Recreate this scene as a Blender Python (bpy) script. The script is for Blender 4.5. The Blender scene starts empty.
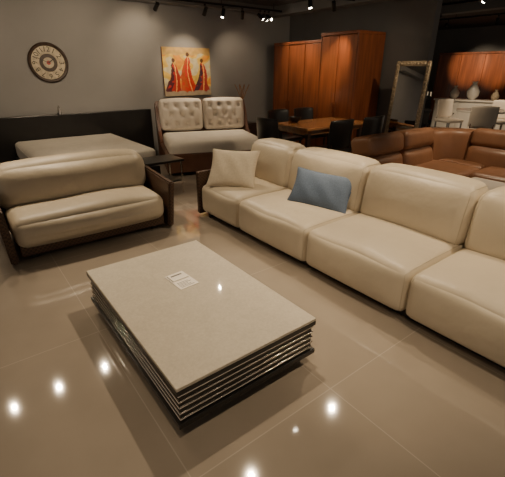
import bpy, bmesh, math, random
from mathutils import Vector, Matrix, Euler
random.seed(4)
R=math.radians
COL=bpy.context.scene.collection

# ---------------------------------------------------------------- materials
def mk(name,col,rough=0.6,metal=0.0,scale=20,var=0.12,bump=0.0,bscale=None,emit=0,coat=0,stretch=(1,1,1),detail=4,spec=None,sheen=0):
    m=bpy.data.materials.new(name); m.use_nodes=True
    nt=m.node_tree; b=nt.nodes['Principled BSDF']
    tc=nt.nodes.new('ShaderNodeTexCoord'); mp=nt.nodes.new('ShaderNodeMapping')
    mp.inputs['Scale'].default_value=stretch
    nt.links.new(tc.outputs['Object'],mp.inputs[0])
    n=nt.nodes.new('ShaderNodeTexNoise'); n.inputs['Scale'].default_value=scale; n.inputs['Detail'].default_value=detail
    nt.links.new(mp.outputs[0],n.inputs['Vector'])
    r=nt.nodes.new('ShaderNodeValToRGB')
    r.color_ramp.elements[0].position=0.3; r.color_ramp.elements[1].position=0.7
    r.color_ramp.elements[0].color=tuple(c*(1-var) for c in col)+(1,)
    r.color_ramp.elements[1].color=tuple(min(1,c*(1+var)) for c in col)+(1,)
    nt.links.new(n.outputs['Fac'],r.inputs[0]); nt.links.new(r.outputs[0],b.inputs['Base Color'])
    b.inputs['Roughness'].default_value=rough; b.inputs['Metallic'].default_value=metal
    b.inputs['Coat Weight'].default_value=coat
    b.inputs['Sheen Weight'].default_value=sheen
    if spec is not None: b.inputs['Specular IOR Level'].default_value=spec
    if bump:
        n2=nt.nodes.new('ShaderNodeTexNoise'); n2.inputs['Scale'].default_value=bscale or scale; n2.inputs['Detail'].default_value=3
        nt.links.new(mp.outputs[0],n2.inputs['Vector'])
        bp=nt.nodes.new('ShaderNodeBump'); bp.inputs['Strength'].default_value=bump; bp.inputs['Distance'].default_value=0.02
        nt.links.new(n2.outputs['Fac'],bp.inputs['Height']); nt.links.new(bp.outputs[0],b.inputs['Normal'])
    if emit:
        b.inputs['Emission Color'].default_value=(1,.85,.65,1); b.inputs['Emission Strength'].default_value=emit
    return m

M={}
M['cream']=mk('cream_leather',(.585,.505,.385),.45,scale=3,var=.05,bump=.6,bscale=5)
M['creamseam']=mk('cream_leather_seam',(.50,.43,.32),.5,scale=3,var=.05)
M['cream2']=mk('cream_pillow_fabric',(.62,.535,.41),.8,scale=60,var=.06,bump=.3,bscale=9)
M['blue']=mk('blue_grey_fabric',(.115,.16,.24),.8,scale=120,var=.15,bump=.25,bscale=10)
M['darkwood']=mk('dark_stained_wood',(.035,.02,.014),.35,scale=4,var=.4,stretch=(1,12,12))
M['black']=mk('black_lacquer',(.012,.011,.011),.3,scale=5,var=.2)
M['blackmetal']=mk('black_metal',(.015,.015,.016),.4,metal=.4,scale=10,var=.1)
M['chrome']=mk('chrome',(.74,.69,.62),.16,metal=1,scale=10,var=.03)
M['whitesheet']=mk('white_mattress_fabric',(.70,.645,.56),.8,scale=8,var=.05,bump=.3,bscale=6)
M['tuft']=mk('cream_tufted_leather',(.68,.60,.51),.45,scale=5,var=.05,bump=.2,bscale=8)
M['redwood']=mk('red_brown_veneer',(.26,.072,.024),.28,scale=2.2,var=.3,stretch=(9,9,.7),coat=.3)
M['redwood_dark']=mk('red_brown_veneer_frame',(.19,.056,.022),.3,scale=2.2,var=.3,stretch=(9,9,.7))
M['bedbrown']=mk('brown_leather_bed_frame',(.12,.05,.028),.4,scale=6,var=.2,bump=.1)
M['tablewood']=mk('orange_brown_table_wood',(.34,.15,.055),.25,scale=2.5,var=.25,stretch=(.8,9,9),coat=.3)
M['tan']=mk('tan_brown_leather',(.25,.122,.066),.38,scale=5,var=.1,bump=.25,bscale=6)
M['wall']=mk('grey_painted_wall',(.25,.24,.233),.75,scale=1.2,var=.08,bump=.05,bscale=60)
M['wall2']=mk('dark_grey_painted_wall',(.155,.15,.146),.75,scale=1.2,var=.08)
M['ceiling']=mk('charcoal_ceiling',(.055,.052,.05),.9,scale=1.5,var=.15)
M['white']=mk('white_lacquer',(.7,.66,.6),.25,scale=3,var=.02)
M['paper']=mk('printed_card_paper',(.85,.80,.72),.5,scale=20,var=.02)
M['ink']=mk('grey_ink',(.12,.11,.10),.6,scale=20,var=.02)
M['frame_cream']=mk('carved_cream_frame',(.42,.33,.22),.5,scale=40,var=.3,bump=.9,bscale=45)
M['lens']=mk('lamp_lens',(1,.9,.8),.3,emit=50)
M['shade']=mk('warm_lamp_shade',(.8,.6,.4),.7,emit=1.2)
M['red']=mk('red_enamel',(.35,.04,.03),.4,scale=5,var=.1)
M['clockrim']=mk('aged_dark_clock_rim',(.05,.03,.02),.45,scale=30,var=.4)
M['clockface']=mk('aged_cream_clock_face',(.5,.42,.30),.6,scale=14,var=.3)
m=bpy.data.materials.new('mirror_glass'); m.use_nodes=True; b=m.node_tree.nodes['Principled BSDF']
b.inputs['Base Color'].default_value=(.85,.83,.8,1); b.inputs['Metallic'].default_value=1; b.inputs['Roughness'].default_value=.03; M['mirror']=m

def weave():
    m=bpy.data.materials.new('woven_brown_leather'); m.use_nodes=True; nt=m.node_tree; b=nt.nodes['Principled BSDF']
    tc=nt.nodes.new('ShaderNodeTexCoord'); 
    ck=nt.nodes.new('ShaderNodeTexChecker'); ck.inputs['Scale'].default_value=55
    ck.inputs['Color1'].default_value=(.095,.05,.03,1); ck.inputs['Color2'].default_value=(.04,.021,.014,1)
    nt.links.new(tc.outputs['Object'],ck.inputs[0]); nt.links.new(ck.outputs[0],b.inputs['Base Color'])
    bp=nt.nodes.new('ShaderNodeBump'); bp.inputs['Strength'].default_value=.4; bp.inputs['Distance'].default_value=.01
    nt.links.new(ck.outputs[1],bp.inputs['Height']); nt.links.new(bp.outputs[0],b.inputs['Normal'])
    b.inputs['Roughness'].default_value=.45
    return m
M['weave']=weave()

def floor_mat():
    m=bpy.data.materials.new('glossy_beige_floor_tile'); m.use_nodes=True; nt=m.node_tree; b=nt.nodes['Principled BSDF']
    tc=nt.nodes.new('ShaderNodeTexCoord'); mp=nt.nodes.new('ShaderNodeMapping')
    mp.inputs['Location'].default_value=(-.42+8,-.94+12,0)
    nt.links.new(tc.outputs['Object'],mp.inputs[0])
    br=nt.nodes.new('ShaderNodeTexBrick'); br.offset=0; br.squash=1
    br.inputs['Scale'].default_value=1; br.inputs['Brick Width'].default_value=.8; br.inputs['Row Height'].default_value=1.2
    br.inputs['Mortar Size'].default_value=.003; br.inputs['Mortar Smooth'].default_value=.2; br.inputs['Bias'].default_value=0
    br.inputs['Color1'].default_value=(.385,.328,.268,1); br.inputs['Color2'].default_value=(.365,.312,.255,1); br.inputs['Mortar'].default_value=(.48,.42,.35,1)
    nt.links.new(mp.outputs[0],br.inputs['Vector'])
    n=nt.nodes.new('ShaderNodeTexNoise'); n.inputs['Scale'].default_value=3; n.inputs['Detail'].default_value=6
    nt.links.new(mp.outputs[0],n.inputs['Vector'])
    mx=nt.nodes.new('ShaderNodeMixRGB'); mx.blend_type='MULTIPLY'; mx.inputs[0].default_value=.25
    nt.links.new(br.outputs['Color'],mx.inputs[1]); nt.links.new(n.outputs['Fac'],mx.inputs[2])
    nt.links.new(mx.outputs[0],b.inputs['Base Color'])
    b.inputs['Roughness'].default_value=.05; b.inputs['IOR'].default_value=1.85
    return m
M['floor']=floor_mat()

def stone():
    m=bpy.data.materials.new('speckled_beige_stone_top'); m.use_nodes=True; nt=m.node_tree; b=nt.nodes['Principled BSDF']
    tc=nt.nodes.new('ShaderNodeTexCoord')
    n=nt.nodes.new('ShaderNodeTexNoise'); n.inputs['Scale'].default_value=70; n.inputs['Detail'].default_value=8; n.inputs['Roughness'].default_value=.7
    n2=nt.nodes.new('ShaderNodeTexNoise'); n2.inputs['Scale'].default_value=7; n2.inputs['Detail'].default_value=6; n2.inputs['Distortion'].default_value=1.2
    nt.links.new(tc.outputs['Object'],n.inputs['Vector']); nt.links.new(tc.outputs['Object'],n2.inputs['Vector'])
    r=nt.nodes.new('ShaderNodeValToRGB'); r.color_ramp.elements[0].position=.3; r.color_ramp.elements[1].position=.7
    r.color_ramp.elements[0].color=(.46,.41,.325,1); r.color_ramp.elements[1].color=(.57,.515,.42,1)
    nt.links.new(n.outputs['Fac'],r.inputs[0])
    r2=nt.nodes.new('ShaderNodeValToRGB'); r2.color_ramp.elements[0].position=.35; r2.color_ramp.elements[1].position=.6
    r2.color_ramp.elements[0].color=(.93,.93,.93,1); r2.color_ramp.elements[1].color=(1,1,1,1)
    nt.links.new(n2.outputs['Fac'],r2.inputs[0])
    mx=nt.nodes.new('ShaderNodeMixRGB'); mx.blend_type='MULTIPLY'; mx.inputs[0].default_value=1
    nt.links.new(r.outputs[0],mx.inputs[1]); nt.links.new(r2.outputs[0],mx.inputs[2]); nt.links.new(mx.outputs[0],b.inputs['Base Color'])
    b.inputs['Roughness'].default_value=.55; b.inputs['Coat Weight'].default_value=.25; b.inputs['Coat Roughness'].default_value=.04
    return m
M['stone']=stone()

# ---------------------------------------------------------------- helpers
def empty(name,loc,label,cat,rot=0,group=None):
    e=bpy.data.objects.new(name,None); e.empty_display_size=.1; e.location=loc; e.rotation_euler=(0,0,rot)
    COL.objects.link(e); e['label']=label; e['category']=cat
    if group: e['group']=group
    return e
def obj(name,bm,mat,parent=None,loc=(0,0,0),rot=(0,0,0),smooth=True,angle=40):
    me=bpy.data.meshes.new(name); bm.normal_update(); bm.to_mesh(me); bm.free()
    o=bpy.data.objects.new(name,me); COL.objects.link(o)
    if mat: me.materials.append(M[mat] if isinstance(mat,str) else mat)
    o.location=loc; o.rotation_euler=rot
    if parent: o.parent=parent
    if smooth:
        for p in me.polygons: p.use_smooth=True
        try: me.set_sharp_from_angle(angle=R(angle))
        except Exception: pass
    return o
def box(name,lo,hi,mat,parent=None,bev=.006,seg=2,rot=(0,0,0)):
    c=[(a+b)/2 for a,b in zip(lo,hi)]; s=[abs(b-a) for a,b in zip(lo,hi)]
    bm=bmesh.new(); bmesh.ops.create_cube(bm,size=1)
    bmesh.ops.scale(bm,vec=s,verts=bm.verts)
    if bev: bmesh.ops.bevel(bm,geom=bm.edges[:],offset=min(bev,min(s)*.45),segments=seg,affect='EDGES',profile=.5)
    return obj(name,bm,mat,parent,c,rot,smooth=False)
def cyl(name,c,r,h,mat,parent=None,r2=None,seg=24,rot=(0,0,0),bev=0):
    bm=bmesh.new(); bmesh.ops.create_cone(bm,cap_ends=True,segments=seg,radius1=r,radius2=r if r2 is None else r2,depth=h)
    if bev: bmesh.ops.bevel(bm,geom=[e for e in bm.edges if e.calc_face_angle(0)>1],offset=bev,segments=2,affect='EDGES')
    return obj(name,bm,mat,parent,c,rot)
def lathe(name,prof,mat,parent,seg=24,loc=(0,0,0)):
    bm=bmesh.new()
    rings=[[bm.verts.new((r*math.cos(2*math.pi*k/seg),r*math.sin(2*math.pi*k/seg),z)) for k in range(seg)] for r,z in prof]
    for A,Bq in zip(rings,rings[1:]):
        for k in range(seg): bm.faces.new([A[k],A[(k+1)%seg],Bq[(k+1)%seg],Bq[k]])
    bm.faces.new(rings[0][::-1]); bm.faces.new(rings[-1])
    return obj(name,bm,mat,parent,loc)
def cushion(name,lo,hi,mat,parent=None,r=.06,bulge=(.02,.02,.02),n=15,rot=(0,0,0),shape=None,seams=(),seam_mat=None):
    """rounded, bulging upholstered block; seams = list of (axis, value) loops drawn as thin piping"""
    c=[(a+b)/2 for a,b in zip(lo,hi)]; hf=[abs(b-a)/2 for a,b in zip(lo,hi)]
    rr=min(r,min(hf)*.98)
    def mp(p):
        q=[p[i]*hf[i] for i in range(3)]
        inn=[max(-(hf[i]-rr),min(hf[i]-rr,q[i])) for i in range(3)]
        d=Vector([q[i]-inn[i] for i in range(3)])
        if d.length>1e-6: d=d.normalized()*rr
        q=[inn[i]+d[i] for i in range(3)]
        for i in range(3):
            j,k=(i+1)%3,(i+2)%3
            q[i]+=p[i]**3*bulge[i]*(1-p[j]**2)*(1-p[k]**2)
        if shape: q=shape(p,q)
        return q
    bm=bmesh.new(); bmesh.ops.create_cube(bm,size=2)
    bmesh.ops.subdivide_edges(bm,edges=bm.edges[:],cuts=n,use_grid_fill=True)
    for v in bm.verts:
        v.co=mp([math.sin(max(-1,min(1,x))*math.pi/2) for x in v.co])
    o=obj(name,bm,mat,parent,c,rot,angle=80)
    for ax,val in seams:
        j,k=(ax+1)%3,(ax+2)%3; pts=[]; K=26
        for side in range(4):
            for t in range(K):
                a=math.sin((-1+2*t/K)*math.pi/2)
                u,v=[(a,-1),(1,a),(-a,1),(-1,-a)][side]
                p=[0,0,0]; p[ax]=val; p[j]=u; p[k]=v
                pts.append(mp(p))
        tube('piping',pts,.0032,seam_mat or mat,o,closed=True,seg=6)
    return o
def pillow(name,w,h,t,mat,loc,rot,label,cat='cushion',n=22):
    bm=bmesh.new()
    for s in (1,-1):
        g={}
        for i in range(n+1):
            for j in range(n+1):
                u=math.sin((i/n*2-1)*math.pi/2); v=math.sin((j/n*2-1)*math.pi/2)
                z=s*t/2*(max(0,(1-u*u)*(1-v*v)))**.42
                x=w/2*u*(1-.09*(1-v*v)*abs(u)); y=h/2*v*(1-.09*(1-u*u)*abs(v))
                z+=.006*math.sin(9*u+5*v)*(1-u*u)*(1-v*v)
                g[i,j]=bm.verts.new((x,y,z))
        for i in range(n):
            for j in range(n):
                f=[g[i,j],g[i+1,j],g[i+1,j+1],g[i,j+1]]
                if s<0: f.reverse()
                bm.faces.new(f)
    bmesh.ops.remove_doubles(bm,verts=bm.verts,dist=1e-5)
    o=obj(name,bm,mat,None,loc,rot,angle=80)
    o['label']=label; o['category']=cat
    pts=[]
    K=24
    for side in range(4):
        for k in range(K):
            a=-1+2*k/K
            u,v=[(a,-1),(1,a),(-a,1),(-1,-a)][side]
            pts.append((w/2*u*(1-.09*(1-v*v)*abs(u)),h/2*v*(1-.09*(1-u*u)*abs(v)),0))
    p=tube('piping',pts,.005,mat,o,closed=True)
    return o
def tube(name,pts,r,mat,parent=None,closed=False,seg=8):
    bm=bmesh.new(); rings=[]; N=len(pts); P=[Vector(p) for p in pts]
    for i in range(N):
        a=P[(i-1)%N] if (closed or i>0) else P[i]; b=P[(i+1)%N] if (closed or i<N-1) else P[i]
        t=(b-a).normalized()
        up=Vector((0,0,1)) if abs(t.z)<.9 else Vector((1,0,0))
        n1=t.cross(up).normalized(); n2=t.cross(n1).normalized()
        rings.append([bm.verts.new(P[i]+n1*r*math.cos(2*math.pi*k/seg)+n2*r*math.sin(2*math.pi*k/seg)) for k in range(seg)])
    M_=N if closed else N-1
    for i in range(M_):
        A=rings[i]; B=rings[(i+1)%N]
        best=min(range(seg),key=lambda s:sum((A[k].co-B[(k+s)%seg].co).length for k in range(seg)))
        for k in range(seg):
            try: bm.faces.new([A[k],A[(k+1)%seg],B[(k+1+best)%seg],B[(k+best)%seg]])
            except ValueError: pass
    if not closed:
        bm.faces.new(rings[0]); bm.faces.new(rings[-1][::-1])
    bmesh.ops.recalc_face_normals(bm,faces=bm.faces)
    return obj(name,bm,mat,parent,angle=60)
def prism(name,poly,axis,lo,hi,mat,parent=None,bev=.006):
    bm=bmesh.new()
    def P(a,b,c):
        return {'x':(c,a,b),'y':(a,c,b),'z':(a,b,c)}[axis]
    A=[bm.verts.new(P(a,b,lo)) for a,b in poly]; B=[bm.verts.new(P(a,b,hi)) for a,b in poly]
    n=len(poly); bm.faces.new(A); bm.faces.new(B[::-1])
    for i in range(n): bm.faces.new([A[i],B[i],B[(i+1)%n],A[(i+1)%n]])
    bmesh.ops.recalc_face_normals(bm,faces=bm.faces)
    if bev: bmesh.ops.bevel(bm,geom=bm.edges[:],offset=bev,segments=2,affect='EDGES')
    return obj(name,bm,mat,parent,smooth=False)
def text(name,s,size,mat,parent,loc,rot):
    cu=bpy.data.curves.new(name,'FONT'); cu.body=s; cu.size=size; cu.align_x='CENTER'; cu.align_y='CENTER'; cu.extrude=.001
    t=bpy.data.objects.new(name+'_tmp',cu); COL.objects.link(t)
    dg=bpy.context.evaluated_depsgraph_get(); me=bpy.data.meshes.new_from_object(t.evaluated_get(dg))
    bpy.data.objects.remove(t)
    o=bpy.data.objects.new(name,me); COL.objects.link(o); me.materials.clear(); me.materials.append(M[mat])
    o.parent=parent; o.location=loc; o.rotation_euler=rot
    return o
def struct(o): o['kind']='structure'; return o

# ---------------------------------------------------------------- room
struct(box('floor',(-4,-3,-.1),(14,9,0),'floor',bev=0))
bpy.data.objects['floor'].data.transform(Matrix.Translation(bpy.data.objects['floor'].location)); bpy.data.objects['floor'].location=(0,0,0)
struct(box('ceiling',(-4,-3,2.62),(14,9,2.72),'ceiling',bev=0))
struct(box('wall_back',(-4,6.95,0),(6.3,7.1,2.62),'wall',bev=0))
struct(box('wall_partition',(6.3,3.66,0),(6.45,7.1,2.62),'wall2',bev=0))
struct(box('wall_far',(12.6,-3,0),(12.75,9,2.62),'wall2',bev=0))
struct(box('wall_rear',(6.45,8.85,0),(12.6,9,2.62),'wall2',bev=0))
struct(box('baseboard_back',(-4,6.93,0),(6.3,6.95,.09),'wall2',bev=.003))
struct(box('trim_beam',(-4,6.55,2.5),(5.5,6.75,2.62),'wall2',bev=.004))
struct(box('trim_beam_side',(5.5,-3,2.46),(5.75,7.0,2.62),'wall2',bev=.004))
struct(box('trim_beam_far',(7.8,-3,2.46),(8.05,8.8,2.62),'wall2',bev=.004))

# ---------------------------------------------------------------- coffee table
ct=empty('coffee_table',(.876,1.768,0),'low rectangular coffee table with beige stone top and chrome slats','coffee table')
hx,hy=.409,.638
box('plinth',(-hx+.1,-hy+.1,0),(hx-.1,hy-.1,.10),'black',ct,.003)
box('base_board',(-hx-.004,-hy-.004,.072),(hx+.004,hy+.004,.100),'black',ct,.003)
box('core',(-hx+.03,-hy+.03,.1),(hx-.03,hy-.03,.27),'black',ct,.003)
for i in range(5):
    z=.113+i*.033
    a_,b_=hx-.013,hy-.013
    bm=bmesh.new()
    prof=[]
    for k in range(9):
        t=-math.pi/2+math.pi*k/8
        prof.append((.006*math.cos(t),.005*math.sin(t)))
    prof=[(-.008,-.005)]+prof+[(-.008,.005)]
    rings=[]
    for sx,sy in ((1,1),(-1,1),(-1,-1),(1,-1)):
        rings.append([bm.verts.new((sx*(a_+r),sy*(b_+r),z+dz)) for r,dz in prof])
    for q in range(4):
        A=rings[q];B=rings[(q+1)%4]
        for k in range(len(prof)):
            kk=(k+1)%len(prof); bm.faces.new([A[k],A[kk],B[kk],B[k]])
    bmesh.ops.recalc_face_normals(bm,faces=bm.faces)
    obj('chrome_slat',bm,'chrome',ct)
    if i<4:
        box('spacer',(-hx+.014,-hy+.014,z+.005),(hx-.014,hy-.014,z+.028),'black',ct,.002)
box('top_frame',(-hx,-hy,.258),(hx,hy,.283),'black',ct,.002)
box('table_top',(-hx,-hy,.283),(hx,hy,.30),'stone',ct,.003)

pc=empty('price_card',(.905,1.92,.3),'small printed white information card lying on the stone table','card',rot=R(4))
box('card',(-.065,-.10,.0005),(.065,.10,.004),'paper',pc,.001)
box('card_stand',(-.055,.0,.004),(.055,.085,.012),'paper',pc,.002)
for k in range(5):
    w=.045-.007*(k%3)
    box('printed_line',(-.048,-.085+k*.014,.0041),(-.048+2*w,-.081+k*.014,.0045),'ink',pc,0)
box('printed_header',(-.04,.05,.0121),(.035,.064,.0125),'ink',pc,0)

# ---------------------------------------------------------------- cream sofa (faces -X)
sf=empty('sofa',(2.5,1.8,0),'long cream leather sectional sofa with brown woven shell','sofa')
def S(lo,hi): return ([lo[0]-2.5,lo[1]-1.8,lo[2]],[hi[0]-2.5,hi[1]-1.8,hi[2]])
seams=[.12,1.045,1.935,2.86,3.55]
a,b_=S((2.08,.15,0),(2.95,3.5,.07)); box('plinth',a,b_,'black',sf,.005)
for i in range(4):
    y0,y1=seams[i]+.002,seams[i+1]-.002
    def seatsh(p,q):
        if p[0]<-.2: q[2]+=.008*math.sin(q[1]*9+i*2)*(1-p[1]**2)*(p[2]>0)
        if p[2]>0: q[2]-=.012*max(0,-p[0])**3
        return q
    a,b_=S((1.985,y0,.055),(2.80,y1,.375))
    cushion('seat_cushion',a,b_,'cream',sf,r=.06,bulge=(.025,.0,.032),n=19,shape=seatsh,seams=((1,-.975),(1,.975)),seam_mat='creamseam')
    a,b_=S((2.62,y0,.33),(2.95,y1,.785))
    def lean(p,q,hf=.22):
        t=(q[2]+hf)/(2*hf)
        q[0]+=.07*t - .035
        if t>.6: q[0]*=1-(t-.6)*.35
        q[2]-=.016*abs(p[1])**4*(p[2]>.5)
        return q
    cushion('back_cushion',a,b_,'cream',sf,r=.085,bulge=(.04,.0,.012),n=19,shape=lean,seams=((1,-.965),(1,.965)),seam_mat='creamseam')
a,b_=S((1.97,3.555,.03),(3.03,3.605,.50)); box('arm_panel',a,b_,'weave',sf,.012,3)
a,b_=S((2.985,.12,.03),(3.03,3.56,.48)); box('back_panel',a,b_,'weave',sf,.012,3)
a,b_=S((1.97,.06,.03),(3.03,.11,.50)); box('arm_panel',a,b_,'weave',sf,.012,3)
for (x,y) in ((2.05,.2),(2.05,3.45),(2.9,.2),(2.9,3.45)):
    a,b_=S((x-.02,y-.02,0),(x+.02,y+.02,.06)); box('leg',a,b_,'blackmetal',sf,.003)

pillow('cushion',.52,.44,.16,'cream2',(2.25,3.29,.55),(R(50),R(0),R(-50)),'square cream fabric cushion leaning at the end of the sofa')
pillow('cushion',.58,.36,.17,'blue',(2.49,2.26,.505),(R(56),R(3),R(-70)),'rectangular blue grey cushion leaning on the cream sofa back')

# ---------------------------------------------------------------- loveseat (faces -Y)
lv=empty('loveseat',(.86,3.83,0),'two seat cream leather loveseat with brown woven shell arms','loveseat')
def L(lo,hi): return ([lo[0]-.86,lo[1]-3.83,lo[2]],[hi[0]-.86,hi[1]-3.83,hi[2]])
a,b_=L((.20,3.46,.05),(1.50,4.2,.16)); box('base',a,b_,'weave',lv,.015,3)
for sx,x0,x1 in ((-1,.11,.17),(1,1.53,1.59)):
    poly=[(3.42-3.83,.02),(4.26-3.83,.02),(4.28-3.83,.56),(3.95-3.83,.535),(3.38-3.83,.495)]
    o=prism('arm_panel',poly,'x',x0-.86,x1-.86,'weave',lv,.014)
    for v in o.data.vertices: v.co.x+=sx*.05*(v.co.z-.1)
a,b_=L((.17,4.20,.05),(1.53,4.25,.54)); box('back_panel',a,b_,'weave',lv,.012,3)
def seatl(p,q):
    if p[2]>0: q[2]-=.02*max(0,-p[1])**3
    q[2]+=.006*math.sin(q[0]*7)*(p[2]>0)*(1-p[1]**2)
    return q
a,b_=L((.185,3.41,.12),(1.515,4.0,.385)); cushion('seat_cushion',a,b_,'cream',lv,r=.09,bulge=(0,.045,.035),n=19,shape=seatl)
def leanb(p,q):
    t=(q[2]+.2)/.4
    q[1]+=.10*t-.05
    if q[2]>0: q[0]*=1+.02*t
    q[2]-=.02*abs(p[0])**5*(p[2]>.3)
    return q
a,b_=L((.15,3.87,.33),(1.545,4.15,.735)); cushion('back_cushion',a,b_,'cream',lv,r=.125,bulge=(.01,.06,.02),n=19,shape=leanb)
for (x,y) in ((.3,3.55),(1.42,3.55),(.3,4.12),(1.42,4.12)):
    a,b_=L((x-.025,y-.025,0),(x+.025,y+.025,.06)); box('leg',a,b_,'black',lv,.003)

# ---------------------------------------------------------------- white bed against the wall
bd=empty('bed',(1.5,5.8,0),'low bed with bare white mattress and wide black headboard','bed')
def B(lo,hi): return ([lo[0]-1.5,lo[1]-5.8,lo[2]],[hi[0]-1.5,hi[1]-5.8,hi[2]])
a,b_=B((.40,6.84,.05),(2.92,6.92,.86)); box('headboard',a,b_,'black',bd,.01)
a,b_=B((.66,4.98,.10),(2.18,6.84,.28)); box('bed_frame',a,b_,'black',bd,.01)
a,b_=B((.68,5.0,.28),(2.16,6.80,.52)); cushion('mattress',a,b_,'whitesheet',bd,r=.06,bulge=(.01,.01,.02),seams=((2,.72),(2,-.72)))
for (x,y) in ((.8,5.05),(2.1,5.05),(.8,6.6),(2.1,6.6)):
    a,b_=B((x-.03,y-.03,0),(x+.03,y+.03,.11)); box('leg',a,b_,'black',bd,.003)
rl=empty('reading_lamp',(1.4,6.88,.862),'thin chrome reading lamp standing on the black headboard','lamp')
cyl('base',(0,0,.006),.03,.012,'blackmetal',rl)
tube('stem',[(0,0,.01),(0,0,.10),(0,-.05,.13),(0,-.09,.10),(0,-.09,.05)],.006,'chrome',rl)
cyl('lamp_shade',(0,-.09,.04),.02,.07,'chrome',rl,r2=.014)

# ---------------------------------------------------------------- tufted bed
tb=empty('bed',(3.72,6.42,0),'brown leather bed with tufted cream headboard and white mattress','bed',rot=R(-20))
poly=[(.14,.02),(.14,.85),(.10,.99),(.02,1.0),(-.02,.9),(.0,.3),(-.02,.02)]
prism('headboard_shell',poly,'x',-.82,.82,'bedbrown',tb,.012)
LB=1.47
for sx in (-1,1):
    poly=[(.14,.02),(.14,.95),(.05,.97),(-.08,.80),(-.22,.52),(-.5,.36),(-.5,.02)]
    prism('side_wing',poly,'x',sx*.80-.03,sx*.80+.03,'bedbrown',tb,.012)
    prism('side_rail',[(-.48,.06),(-.48,.36),(-LB+.04,.34),(-LB+.04,.06)],'x',sx*.80-.03,sx*.80+.03,'bedbrown',tb,.012)
prism('foot_rail',[(-.83,.06),(-.83,.34),(.83,.34),(.83,.06)],'y',-LB-.03,-LB+.05,'bedbrown',tb,.012)
BUT=[]
for iz in range(3):
    for ix in range(4 if iz%2==0 else 3):
        x=-.27+ix*.18+(0 if iz%2==0 else .09); BUT.append((x,-.15+iz*.15))
def tuftshape(p,q):
    if p[1]<0:
        w=max(0,1-p[0]**8)*max(0,1-p[2]**8)
        d=min(((q[0]-bx)**2+(q[2]-bz)**2)**.5 for bx,bz in BUT)
        q[1]+=.045*math.exp(-(d/.035)**2)*w
        s1=abs(math.sin((q[0]/.18+q[2]/.30)*math.pi)); s2=abs(math.sin((q[0]/.18-q[2]/.30)*math.pi))
        q[1]+=.012*(math.exp(-(s1/.25)**2)+math.exp(-(s2/.25)**2))*w
    return q
for sx in (-1,1):
    lo=(sx*.39-.375,-.15,.50); hi=(sx*.39+.375,.02,1.03)
    o=cushion('headboard_cushion',lo,hi,'tuft',tb,r=.06,bulge=(.01,.03,.02),n=41,shape=tuftshape,rot=(R(-8),0,0))
    for bx,bz in BUT:
        bm=bmesh.new(); bmesh.ops.create_uvsphere(bm,u_segments=10,v_segments=6,radius=.012)
        obj('button',bm,'tuft',o,(bx,-.075,bz))
cushion('mattress',(-.76,-LB+.05,.24),(.76,-.18,.49),'whitesheet',tb,r=.07,bulge=(.01,.01,.02))
box('slat_base',(-.77,-LB+.05,.1),(.77,-.05,.24),'bedbrown',tb,.01)
for x in (-.7,.7):
    for y in (-LB+.15,0): box('leg',(x-.03,y-.03,0),(x+.03,y+.03,.1),'black',tb,.003)

st=empty('side_table',(2.03,4.66,0),'small black side table with thin metal legs','side table')
box('table_top',(-.26,-.2,.42),(.26,.2,.45),'black',st,.006)
box('shelf',(-.21,-.17,.16),(.21,.17,.175),'black',st,.004)
for x in (-.22,.22):
    for y in (-.18,.18): box('leg',(x-.01,y-.01,0),(x+.01,y+.01,.42),'chrome',st,.002)

ns=empty('nightstand',(4.86,6.68,0),'dark brown nightstand beside the tufted bed','nightstand')
box('body',(-.2,-.2,.05),(.2,.2,.5),'darkwood',ns,.006)
for z in (.08,.29):
    d=box('drawer',(-.18,-.215,z),(.18,-.2,z+.18),'darkwood',ns,.004)
    k=cyl('knob',(0,-.0125,.0),.01,.02,'chrome',d,rot=(R(90),0,0))
for x in (-.17,.17):
    for y in (-.17,.17): box('leg',(x-.02,y-.02,0),(x+.02,y+.02,.05),'black',ns,.002)
vs=empty('vase',(4.78,6.62,.5),'slim ceramic vase with dried branches on the nightstand','vase')
lathe('body',[(.04,0),(.06,.06),(.065,.18),(.04,.34),(.022,.42),(.03,.45),(.02,.45),(.014,.40)],'frame_cream',vs)
for k in range(6):
    an=k*1.05; s=.05+.02*(k%3)
    tube('branch',[(0,0,.3),(.2*s*math.cos(an),.2*s*math.sin(an),.45),(s*math.cos(an),s*math.sin(an),.62),(1.6*s*math.cos(an+.3),1.6*s*math.sin(an+.3),.74)],.006,'tablewood',vs,seg=6)

# ---------------------------------------------------------------- clock
ck=empty('wall_clock',(1.40,6.945,1.60),'round vintage wall clock with dark rim and black numerals','clock')
ck.rotation_euler=(R(90),0,0)
bm=bmesh.new(); prof=[(.232,0),(.275,0),(.28,.02),(.262,.04),(.24,.032),(.232,.015)]
NN=64; rings=[[bm.verts.new((r*math.cos(2*math.pi*k/NN),r*math.sin(2*math.pi*k/NN),z)) for k in range(NN)] for r,z in prof]
for i in range(len(prof)):
    A=rings[i];Bq=rings[(i+1)%len(prof)]
    for k in range(NN): bm.faces.new([A[k],A[(k+1)%NN],Bq[(k+1)%NN],Bq[k]])
bmesh.ops.recalc_face_normals(bm,faces=bm.faces)
obj('rim',bm,'clockrim',ck)
cyl('clock_face',(0,0,.008),.24,.014,'clockface',ck,seg=64)
cyl('center_disc',(0,0,.016),.125,.004,'clockrim',ck,seg=48)
cyl('center_medallion',(0,0,.019),.075,.003,'clockface',ck,seg=32)
cyl('center_hub',(0,0,.022),.028,.006,'red',ck,seg=32)
for k in range(12):
    an=R(90-30*(k+1))
    text('numeral',str(k+1),.10,'black',ck,(.183*math.cos(an),.183*math.sin(an),.0165),(0,0,an-R(90)))
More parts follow.
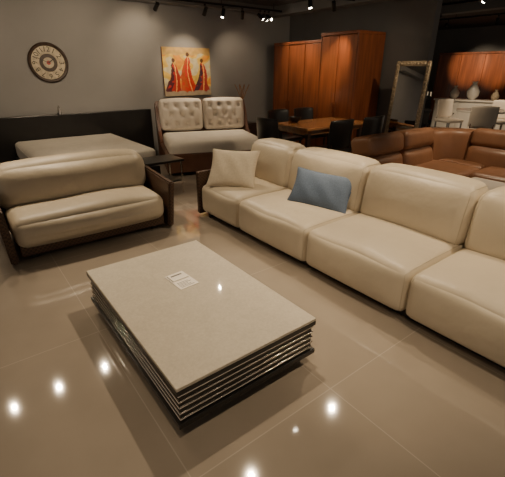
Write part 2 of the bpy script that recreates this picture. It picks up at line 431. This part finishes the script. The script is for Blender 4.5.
for nm,ln,w,an in (('hour_hand',.11,.012,R(35)),('minute_hand',.17,.008,R(155))):
    bm=bmesh.new(); bmesh.ops.create_cube(bm,size=1); bmesh.ops.scale(bm,vec=(ln,w,.002),verts=bm.verts); bmesh.ops.translate(bm,vec=(ln/2,0,0),verts=bm.verts)
    obj(nm,bm,'black',ck,(0,0,.026),(0,0,an))

# ---------------------------------------------------------------- painting
pm=bpy.data.materials.new('painted_canvas'); pm.use_nodes=True
at=pm.node_tree.nodes.new('ShaderNodeVertexColor'); at.layer_name='paint'
pm.node_tree.links.new(at.outputs[0],pm.node_tree.nodes['Principled BSDF'].inputs['Base Color'])
pm.node_tree.nodes['Principled BSDF'].inputs['Roughness'].default_value=.5
W_,H_=.98,.82
from mathutils import noise
def paint(u,v):
    n=noise.noise(Vector((u*5,v*5,0))); n2=noise.noise(Vector((u*14,v*14,3)))
    c=(.72,.48,.10)
    if n>.12: c=(.62,.54,.34)
    if n<-.15: c=(.72,.30,.04)
    if v<.16+.05*n2: c=(.38,.30,.20)
    if v>.86+.06*n: c=(.55,.35,.12)
    for cx,w,top,col,col2 in ((.20,.19,.80,(.45,.03,.02),(.10,.02,.03)),(.50,.21,.92,(.60,.04,.02),(.55,.10,.03)),(.80,.19,.80,(.40,.04,.03),(.08,.03,.05))):
        if .10+.05*n2<v<top-.08:
            t=(top-.08-v)/(top-.14)
            ww=w*(.25*min(1,t*8)+.75*t**1.6)*(1+.3*n)+.015*n2
            d=u-cx+.03*math.sin(v*6+cx*10)
            if abs(d)<ww:
                c=col if d+.5*ww*n2*2>-.25*ww else col2
                if abs(d-.3*ww+.02*n)<.010: c=(.85,.45,.12)
        if ((u-cx-.01)*1.1)**2+((v-(top-.06))*.84)**2<.0013: c=(.12,.05,.03)
    k=1+.25*n2
    return tuple(min(1,x*k) for x in c)+(1,)
nx,ny=120,100
bm=bmesh.new()
g=[[bm.verts.new(((i/nx-.5)*W_,0,(j/ny-.5)*H_)) for j in range(ny+1)] for i in range(nx+1)]
for i in range(nx):
    for j in range(ny): bm.faces.new([g[i][j],g[i+1][j],g[i+1][j+1],g[i][j+1]])
pt=empty('painting',(3.75,6.935,1.465),'unframed canvas painting of abstract red robed figures on yellow','painting')
o=obj('painted_surface',bm,pm,pt,(0,-.0205,0),smooth=False)
ca=o.data.color_attributes.new('paint','FLOAT_COLOR','POINT')
for k,v in enumerate(o.data.vertices): ca.data[k].color=paint(v.co.x/W_+.5,v.co.z/H_+.5)
box('canvas',(-W_/2,-.02,-H_/2),(W_/2,.015,H_/2),'redwood_dark',pt,.002)

# ---------------------------------------------------------------- wardrobes
def wardrobe(loc,w,d,h,nd,label,rot,handles=True):
    e=empty('wardrobe',loc,label,'wardrobe',rot=rot,group='red brown wooden wardrobes')
    box('body',(-w/2,0,.08),(w/2,d,h-.05),'redwood_dark',e,.004)
    box('plinth',(-w/2+.02,.04,0),(w/2-.02,d,.08),'black',e,.002)
    box('cornice',(-w/2,-.035,h-.05),(w/2,d,h),'redwood_dark',e,.006)
    for s in (-1,1): box('side_stile',(min(s*w/2,s*(w/2-.02)),-.03,.08),(max(s*w/2,s*(w/2-.02)),0,h-.05),'redwood_dark',e,.003)
    dw=(w-.04)/nd
    for i in range(nd):
        x0=-w/2+.02+i*dw+.005; x1=x0+dw-.010
        dr=box('door',(x0,-.024,.1),(x1,-.002,h-.06),'redwood',e,.003)
        cx=(x1-x0)/2-.035; cx=cx if i%2==0 else -cx
        if handles: box('handle',(cx-.006,-.03,-.3),(cx+.006,-.011,-.1),'redwood_dark',dr,.003)
    return e
wardrobe((5.66,5.985,0),1.36,.6,2.0,3,'tall red brown wooden wardrobe with plain doors against the partition',R(-90))
wardrobe((5.58,4.88,0),.82,.68,2.09,2,'taller red brown wooden wardrobe with spotlit doors beside the mirror',R(-90))
wardrobe((11.8,5.2,0),2.6,.6,1.95,4,'wide orange brown wardrobe against the far showroom wall',R(-90))

# ---------------------------------------------------------------- dining table & chairs
dt=empty('dining_table',(4.62,4.30,0),'orange brown wooden dining table with dark legs','dining table')
box('table_top',(-.68,-.40,.715),(.68,.40,.75),'tablewood',dt,.006)
box('apron',(-.60,-.33,.64),(.60,.33,.715),'tablewood',dt,.004)
for x in (-.58,.58):
    for y in (-.31,.31): box('leg',(x-.03,y-.03,0),(x+.03,y+.03,.66),'darkwood',dt,.004)
bw=empty('bowl',(4.25,4.5,.75),'small black decorative bowl on the dining table','bowl')
lathe('body',[(.03,0),(.05,.01),(.09,.05),(.10,.09),(.094,.09),(.08,.05),(.03,.015)],'blackmetal',bw)
def chair(loc,rot,mat='black',lmat='darkwood',label='black leather dining chair with curved back at the wooden table',group='dining chairs around the wooden table'):
    e=empty('dining_chair',loc,label,'chair',rot=rot,group=group)
    cushion('seat',(-.23,-.22,.41),(.23,.22,.48),mat,e,r=.03,bulge=(0,0,.01),n=8)
    def cv(p,q):
        q[1]-=.06*(q[0]/.23)**2
        q[1]+=.10*(q[2]+.17)
        return q
    cushion('backrest',(-.23,.19,.50),(.23,.23,.88),mat,e,r=.018,bulge=(0,.005,.01),n=10,shape=cv)
    for x in (-.19,.19):
        box('leg',(x-.015,-.2,0),(x+.015,-.17,.43),lmat,e,.003)
        box('leg',(x-.015,.17,0),(x+.015,.20,.43),lmat,e,.003)
        box('back_support',(x-.012,.17,.4),(x+.012,.195,.56),lmat,e,.003)
    return e
chair((3.74,4.33,0),R(90))
chair((4.25,3.74,0),R(180))
chair((4.95,3.74,0),R(180))
chair((4.45,4.94,0),R(0))
chair((5.05,4.94,0),R(0))

# ---------------------------------------------------------------- brown leather corner sofa
bs=empty('sofa',(4.4,2.3,0),'tan brown leather corner sofa with adjustable headrests','sofa')
def Q(lo,hi): return ([lo[0]-4.4,lo[1]-2.3,lo[2]],[hi[0]-4.4,hi[1]-2.3,hi[2]])
a,b_=Q((3.52,1.95,.06),(5.45,2.85,.24)); cushion('base',a,b_,'tan',bs,r=.04,bulge=(0,0,0),n=8)
a,b_=Q((4.62,.75,.06),(5.45,1.95,.24)); cushion('base',a,b_,'tan',bs,r=.04,bulge=(0,0,0),n=8)
for x0,x1 in ((3.72,4.33),(4.33,4.95)):
    a,b_=Q((x0,1.93,.23),(x1,2.58,.43)); cushion('seat_cushion',a,b_,'tan',bs,r=.06,bulge=(0,.01,.015))
a,b_=Q((4.95,1.95,.23),(5.2,2.58,.43)); cushion('seat_cushion',a,b_,'tan',bs,r=.05,bulge=(0,0,.015))
for y0,y1 in ((1.35,1.95),(.8,1.35)):
    a,b_=Q((4.60,y0,.23),(5.2,y1,.43)); cushion('seat_cushion',a,b_,'tan',bs,r=.06,bulge=(.01,0,.015))
def lb(p,q): q[1]+=.16*(q[2]); return q
def lb2(p,q): q[0]+=.16*(q[2]); return q
for x0,x1 in ((3.54,4.21),(4.21,4.88)):
    a,b_=Q((x0,2.50,.2),(x1,2.80,.62)); cushion('back_cushion',a,b_,'tan',bs,r=.08,bulge=(0,.03,.01),shape=lb)
    a,b_=Q((x0+.01,2.54,.60),(x1-.01,2.84,.82)); cushion('headrest',a,b_,'tan',bs,r=.06,bulge=(0,.01,.01),rot=(R(-10),0,0))
def arc_cushion(name,cx,cy,r0,r1,z0,z1,a0,a1,mat,par):
    bm=bmesh.new(); N=14; prof=[]
    for k in range(24):
        t=2*math.pi*k/24; sx=math.cos(t); sz=math.sin(t)
        e_=.35
        px=(r0+r1)/2+(r1-r0)/2*math.copysign(abs(sx)**e_,sx); pz=(z0+z1)/2+(z1-z0)/2*math.copysign(abs(sz)**e_,sz)
        prof.append((px+.1*(pz-z0),pz))
    rings=[]
    for i in range(N+1):
        an=a0+(a1-a0)*i/N
        rings.append([bm.verts.new((cx+r*math.cos(an),cy+r*math.sin(an),z)) for r,z in prof])
    for A,Bq in zip(rings,rings[1:]):
        for k in range(24): bm.faces.new([A[k],A[(k+1)%24],Bq[(k+1)%24],Bq[k]])
    bm.faces.new(rings[0]); bm.faces.new(rings[-1][::-1])
    bmesh.ops.recalc_face_normals(bm,faces=bm.faces)
    return obj(name,bm,mat,par,angle=60)
arc_cushion('corner_back',4.86-4.4,2.26-2.3,.24,.53,.2,.80,0,math.pi/2,'tan',bs)
for y0,y1 in ((1.56,2.27),(.84,1.56)):
    a,b_=Q((5.12,y0,.2),(5.42,y1,.64)); cushion('back_cushion',a,b_,'tan',bs,r=.08,bulge=(.03,0,.01),shape=lb2)
    a,b_=Q((5.18,y0+.01,.60),(5.46,y1-.01,.82)); cushion('headrest',a,b_,'tan',bs,r=.06,bulge=(.01,0,.01),rot=(0,R(10),0))
a,b_=Q((3.5,1.95,.1),(3.72,2.6,.54)); cushion('armrest',a,b_,'tan',bs,r=.08,bulge=(.01,.01,.01))
a,b_=Q((4.62,.6,.1),(5.44,.8,.56)); cushion('armrest',a,b_,'tan',bs,r=.08,bulge=(.01,.01,.01))
for (x,y) in ((3.6,2.0),(3.6,2.75),(5.35,2.75),(5.35,.8),(4.7,.8),(4.7,2.0)):
    a,b_=Q((x-.02,y-.02,0),(x+.02,y+.02,.08)); box('leg',a,b_,'chrome',bs,.003)

wt=empty('coffee_table',(4.15,1.44,0),'white lacquered square coffee table in front of the brown sofa','coffee table')
box('table_top',(-.4,-.4,.36),(.4,.4,.40),'white',wt,.006)
box('body',(-.3,-.3,.05),(.3,.3,.36),'white',wt,.006)
box('plinth',(-.27,-.27,0),(.27,.27,.05),'black',wt,.003)

# ---------------------------------------------------------------- mirror
mr=empty('floor_mirror',(5.74,3.62,0),'tall standing mirror with carved cream frame beside the wardrobe','mirror',rot=R(-86))
w,h=.56,1.63
tilt=R(-5)
bm=bmesh.new()
for (x0,z0,x1,z1) in ((-w/2,0,-w/2+.07,h),(w/2-.07,0,w/2,h),(-w/2+.07,0,w/2-.07,.08),(-w/2+.07,h-.08,w/2-.07,h)):
    r=bmesh.ops.create_cube(bm,size=1); bmesh.ops.scale(bm,vec=(x1-x0,.045,z1-z0),verts=r['verts']); bmesh.ops.translate(bm,vec=((x0+x1)/2,0,(z0+z1)/2),verts=r['verts'])
bmesh.ops.bevel(bm,geom=bm.edges[:],offset=.014,segments=3,affect='EDGES')
for side in (-1,1):
    for k in range(26):
        bmesh.ops.create_icosphere(bm,subdivisions=1,radius=.016,matrix=Matrix.Translation((side*(w/2-.035),-.024,.06+k*.0603)))
for zz in (.04,h-.04):
    for k in range(8):
        bmesh.ops.create_icosphere(bm,subdivisions=1,radius=.016,matrix=Matrix.Translation((-.193+k*.055,-.024,zz)))
obj('carved_frame',bm,'frame_cream',mr,(0,0,.004),(tilt,0,0))
bm=bmesh.new(); bmesh.ops.create_cube(bm,size=1); bmesh.ops.scale(bm,vec=(w-.13,.012,h-.15),verts=bm.verts); bmesh.ops.translate(bm,vec=(0,0,h/2),verts=bm.verts)
obj('mirror_glass',bm,'mirror',mr,(0,-.004,.004),(tilt,0,0),smooth=False)
tube('back_stand',[(0,.12,1.0),(0,.32,.012)],.012,'darkwood',mr)

# ---------------------------------------------------------------- far furniture
sb=empty('sideboard',(10.6,4.7,0),'low white lacquered sideboard with three doors before the far wardrobe','sideboard',rot=R(-80))
box('body',(-.9,-.2,.08),(.9,.22,.78),'white',sb,.008)
box('top_panel',(-.93,-.24,.78),(.93,.24,.82),'white',sb,.008)
for i in range(3):
    dr=box('door',(-.88+i*.59,-.222,.12),(-.31+i*.59,-.202,.75),'white',sb,.004)
    cyl('knob',(.22,-.02,.05),.014,.03,'chrome',dr,rot=(R(90),0,0),seg=12)
for x in (-.8,.8):
    for y in (-.15,.15): box('leg',(x-.02,y-.02,0),(x+.02,y+.02,.08),'blackmetal',sb,.002)
for (dx,dy,s,mt,lab) in ((0.0,.55,1.0,'tuft','round cream ceramic vase on the white sideboard'),(.02,.1,1.35,'white','tall white ceramic vase on the white sideboard'),(-.02,-.45,.8,'frame_cream','small textured beige vase on the white sideboard')):
    v=empty('vase',(10.6+dx,4.7+dy,.82),lab,'vase')
    lathe('body',[(.05*s,0),(.10*s,.06*s),(.11*s,.14*s),(.06*s,.23*s),(.035*s,.27*s),(.05*s,.31*s),(.04*s,.31*s),(.025*s,.27*s)],mt,v)
rt=empty('round_table',(8.9,3.75,0),'small round white pedestal table in the far showroom','table')
cyl('table_top',(0,0,.72),.50,.035,'white',rt,seg=40,bev=.005)
cyl('pedestal',(0,0,.36),.05,.70,'chrome',rt)
cyl('foot',(0,0,.01),.25,.02,'chrome',rt,seg=32)
for an in (0,75,205):
    r_=.80
    chair((8.9+r_*math.cos(R(an)),3.75+r_*math.sin(R(an)),0),R(an-90),'tuft','chrome','white leather dining chair with chrome legs at the round table','white chairs around the round table')
kt=empty('console_table',(8.0,4.8,0),'black console table in the far showroom','table',rot=R(-50))
box('table_top',(-.35,-.2,.7),(.35,.2,.74),'black',kt,.004)
box('body',(-.32,-.18,.45),(.32,.18,.7),'black',kt,.004)
for x in (-.32,.32):
    for y in (-.17,.17): box('leg',(x-.02,y-.02,0),(x+.02,y+.02,.46),'black',kt,.003)
cd=empty('candelabra',(8.12,4.66,.74),'black metal candelabra with five arms on the console','candelabra')
cyl('base',(0,0,.01),.06,.02,'blackmetal',cd)
cyl('stem',(0,0,.17),.012,.32,'blackmetal',cd)
for k in range(5):
    an=k*2*math.pi/5
    c,s=math.cos(an),math.sin(an)
    tube('arm',[(0,0,.18),(.06*c,.06*s,.15),(.12*c,.12*s,.18),(.13*c,.13*s,.26)],.007,'blackmetal',cd,seg=6)
    cyl('candle',(.13*c,.13*s,.30),.012,.08,'paper',cd,seg=10)
tl=empty('table_lamp',(7.84,4.97,.74),'small table lamp with warm glowing shade on the console','lamp')
cyl('base',(0,0,.01),.06,.02,'blackmetal',tl)
cyl('stem',(0,0,.11),.01,.2,'blackmetal',tl)
cyl('lamp_shade',(0,0,.27),.10,.14,'shade',tl,r2=.06)

# ---------------------------------------------------------------- track and lamps
def rail(lo,hi):
    e=empty('track_rail',((lo[0]+hi[0])/2,(lo[1]+hi[1])/2,2.5),'black ceiling track rail carrying spotlights','track rail',group='ceiling track rails')
    dx,dy=(hi[0]-lo[0])/2,(hi[1]-lo[1])/2
    box('rail',(-max(dx,.018),-max(dy,.018),-.02),(max(dx,.018),max(dy,.018),.012),'blackmetal',e,.003)
    for t in (-.9,-.3,.3,.9): cyl('hanger',(dx*t,dy*t,.066),.006,.115,'blackmetal',e,seg=8)
rail((1.6,6.2),(5.4,6.2)); rail((-1,4.6),(3.6,4.6)); rail((-.5,2.18),(5.3,2.18)); rail((6.0,.5),(6.0,3.2)); rail((-1.0,.4),(4.0,.4)); rail((7.0,3.0),(7.0,8)); rail((9.0,3.0),(9.0,8)); rail((4.0,4.55),(5.45,4.55))
WARM=(1,.78,.52)
def spot(x,y,tx,ty,tz,power,cone=75,blend=.8,z=2.478,rad=.016,col=WARM):
    e=empty('track_spotlight',(x,y,z),'black cylindrical track spotlight under the ceiling','spotlight',group='ceiling track spotlights')
    cyl('mount',(0,0,-.012),.02,.024,'blackmetal',e,seg=12)
    cyl('stem',(0,0,-.045),.006,.05,'blackmetal',e,seg=8)
    d=(Vector((tx,ty,tz))-Vector((x,y,z-.1))).normalized()
    q=d.to_track_quat('-Z','Y')
    cn=cyl('lamp_housing',(0,0,-.1),.034,.13,'blackmetal',e,r2=.03,seg=20); cn.rotation_euler=q.to_euler()
    ln=cyl('lens',(0,0,-.067),.022,.006,'lens',cn,seg=20)
    l=bpy.data.lights.new('lamp_light','SPOT'); l.energy=power*1.2; l.spot_size=R(cone); l.spot_blend=blend; l.color=col; l.shadow_soft_size=rad
    lo=bpy.data.objects.new('lamp_light',l); COL.objects.link(lo); lo.parent=e
    lo.location=Vector((0,0,-.1))+d*.085; lo.rotation_euler=q.to_euler()
    return e
spot(.88,4.6,.9,3.7,.3,85); spot(.285,4.6,.2,3.2,0,42); spot(-.23,4.6,-.4,2.6,0,36); spot(2.82,4.6,2.3,3.2,.4,80); spot(1.12,4.6,1.7,5.8,.4,60)
spot(2.89,2.18,2.4,1.6,.4,80); spot(1.585,2.08,.95,1.85,.3,88,75); spot(2.3,2.18,2.6,3.0,.5,65); spot(4.6,2.18,4.7,2.0,.4,65)
spot(1.6,.4,2.3,.9,.3,55); spot(.3,.4,.9,1.1,.3,40); spot(3.2,.4,2.5,1.3,.5,60); spot(-.6,.4,-.2,1.2,0,18)
spot(2.9,6.2,2.9,6.95,1.9,14,100); spot(3.75,6.2,3.74,6.95,1.45,38,75,.8); spot(4.1,6.2,3.6,6.1,.6,80,75); spot(4.5,6.2,4.9,6.95,1.4,14,90); spot(5.0,6.2,5.66,6.0,1.7,24,70)
spot(1.4,4.6,1.4,6.95,1.5,66,80); spot(0,4.6,-.3,6.95,1.5,38,90); spot(2.4,4.6,2.6,6.95,1.6,50,80)
spot(4.9,6.2,5.6,5.6,1.6,24,50); spot(5.1,6.2,5.6,4.9,1.5,40,60)
spot(5.2,2.18,5.6,4.4,1.7,60,55); spot(4.2,2.18,4.5,4.3,.7,85,50); spot(5.0,4.55,5.6,4.9,1.6,44,45); spot(4.5,4.55,4.5,4.3,.7,25,70)
spot(6.0,1.2,5.3,2.0,.4,55,70); spot(6.0,2.8,5.7,3.5,1,24,60)
spot(9.0,5.6,11.7,5.6,1.65,300,26); spot(9.0,4.9,11.7,4.85,1.65,300,26); spot(9.0,3.9,10,4.3,.5,120,60); spot(7.0,4.0,8.5,4.0,.6,90,60); spot(9.0,7,9,7,0,60,80)

w=bpy.data.worlds.new('World'); bpy.context.scene.world=w; w.use_nodes=True
bg=w.node_tree.nodes['Background']; bg.inputs[0].default_value=(1,.84,.67,1); bg.inputs[1].default_value=.31

cam=bpy.data.cameras.new('camera'); co=bpy.data.objects.new('camera',cam); COL.objects.link(co)
co.location=(0,0,1.5); co.rotation_euler=(R(90-23.8),0,R(-37.3))
cam.sensor_width=36; cam.lens=382/505*36; cam.clip_start=.05
bpy.context.scene.camera=co
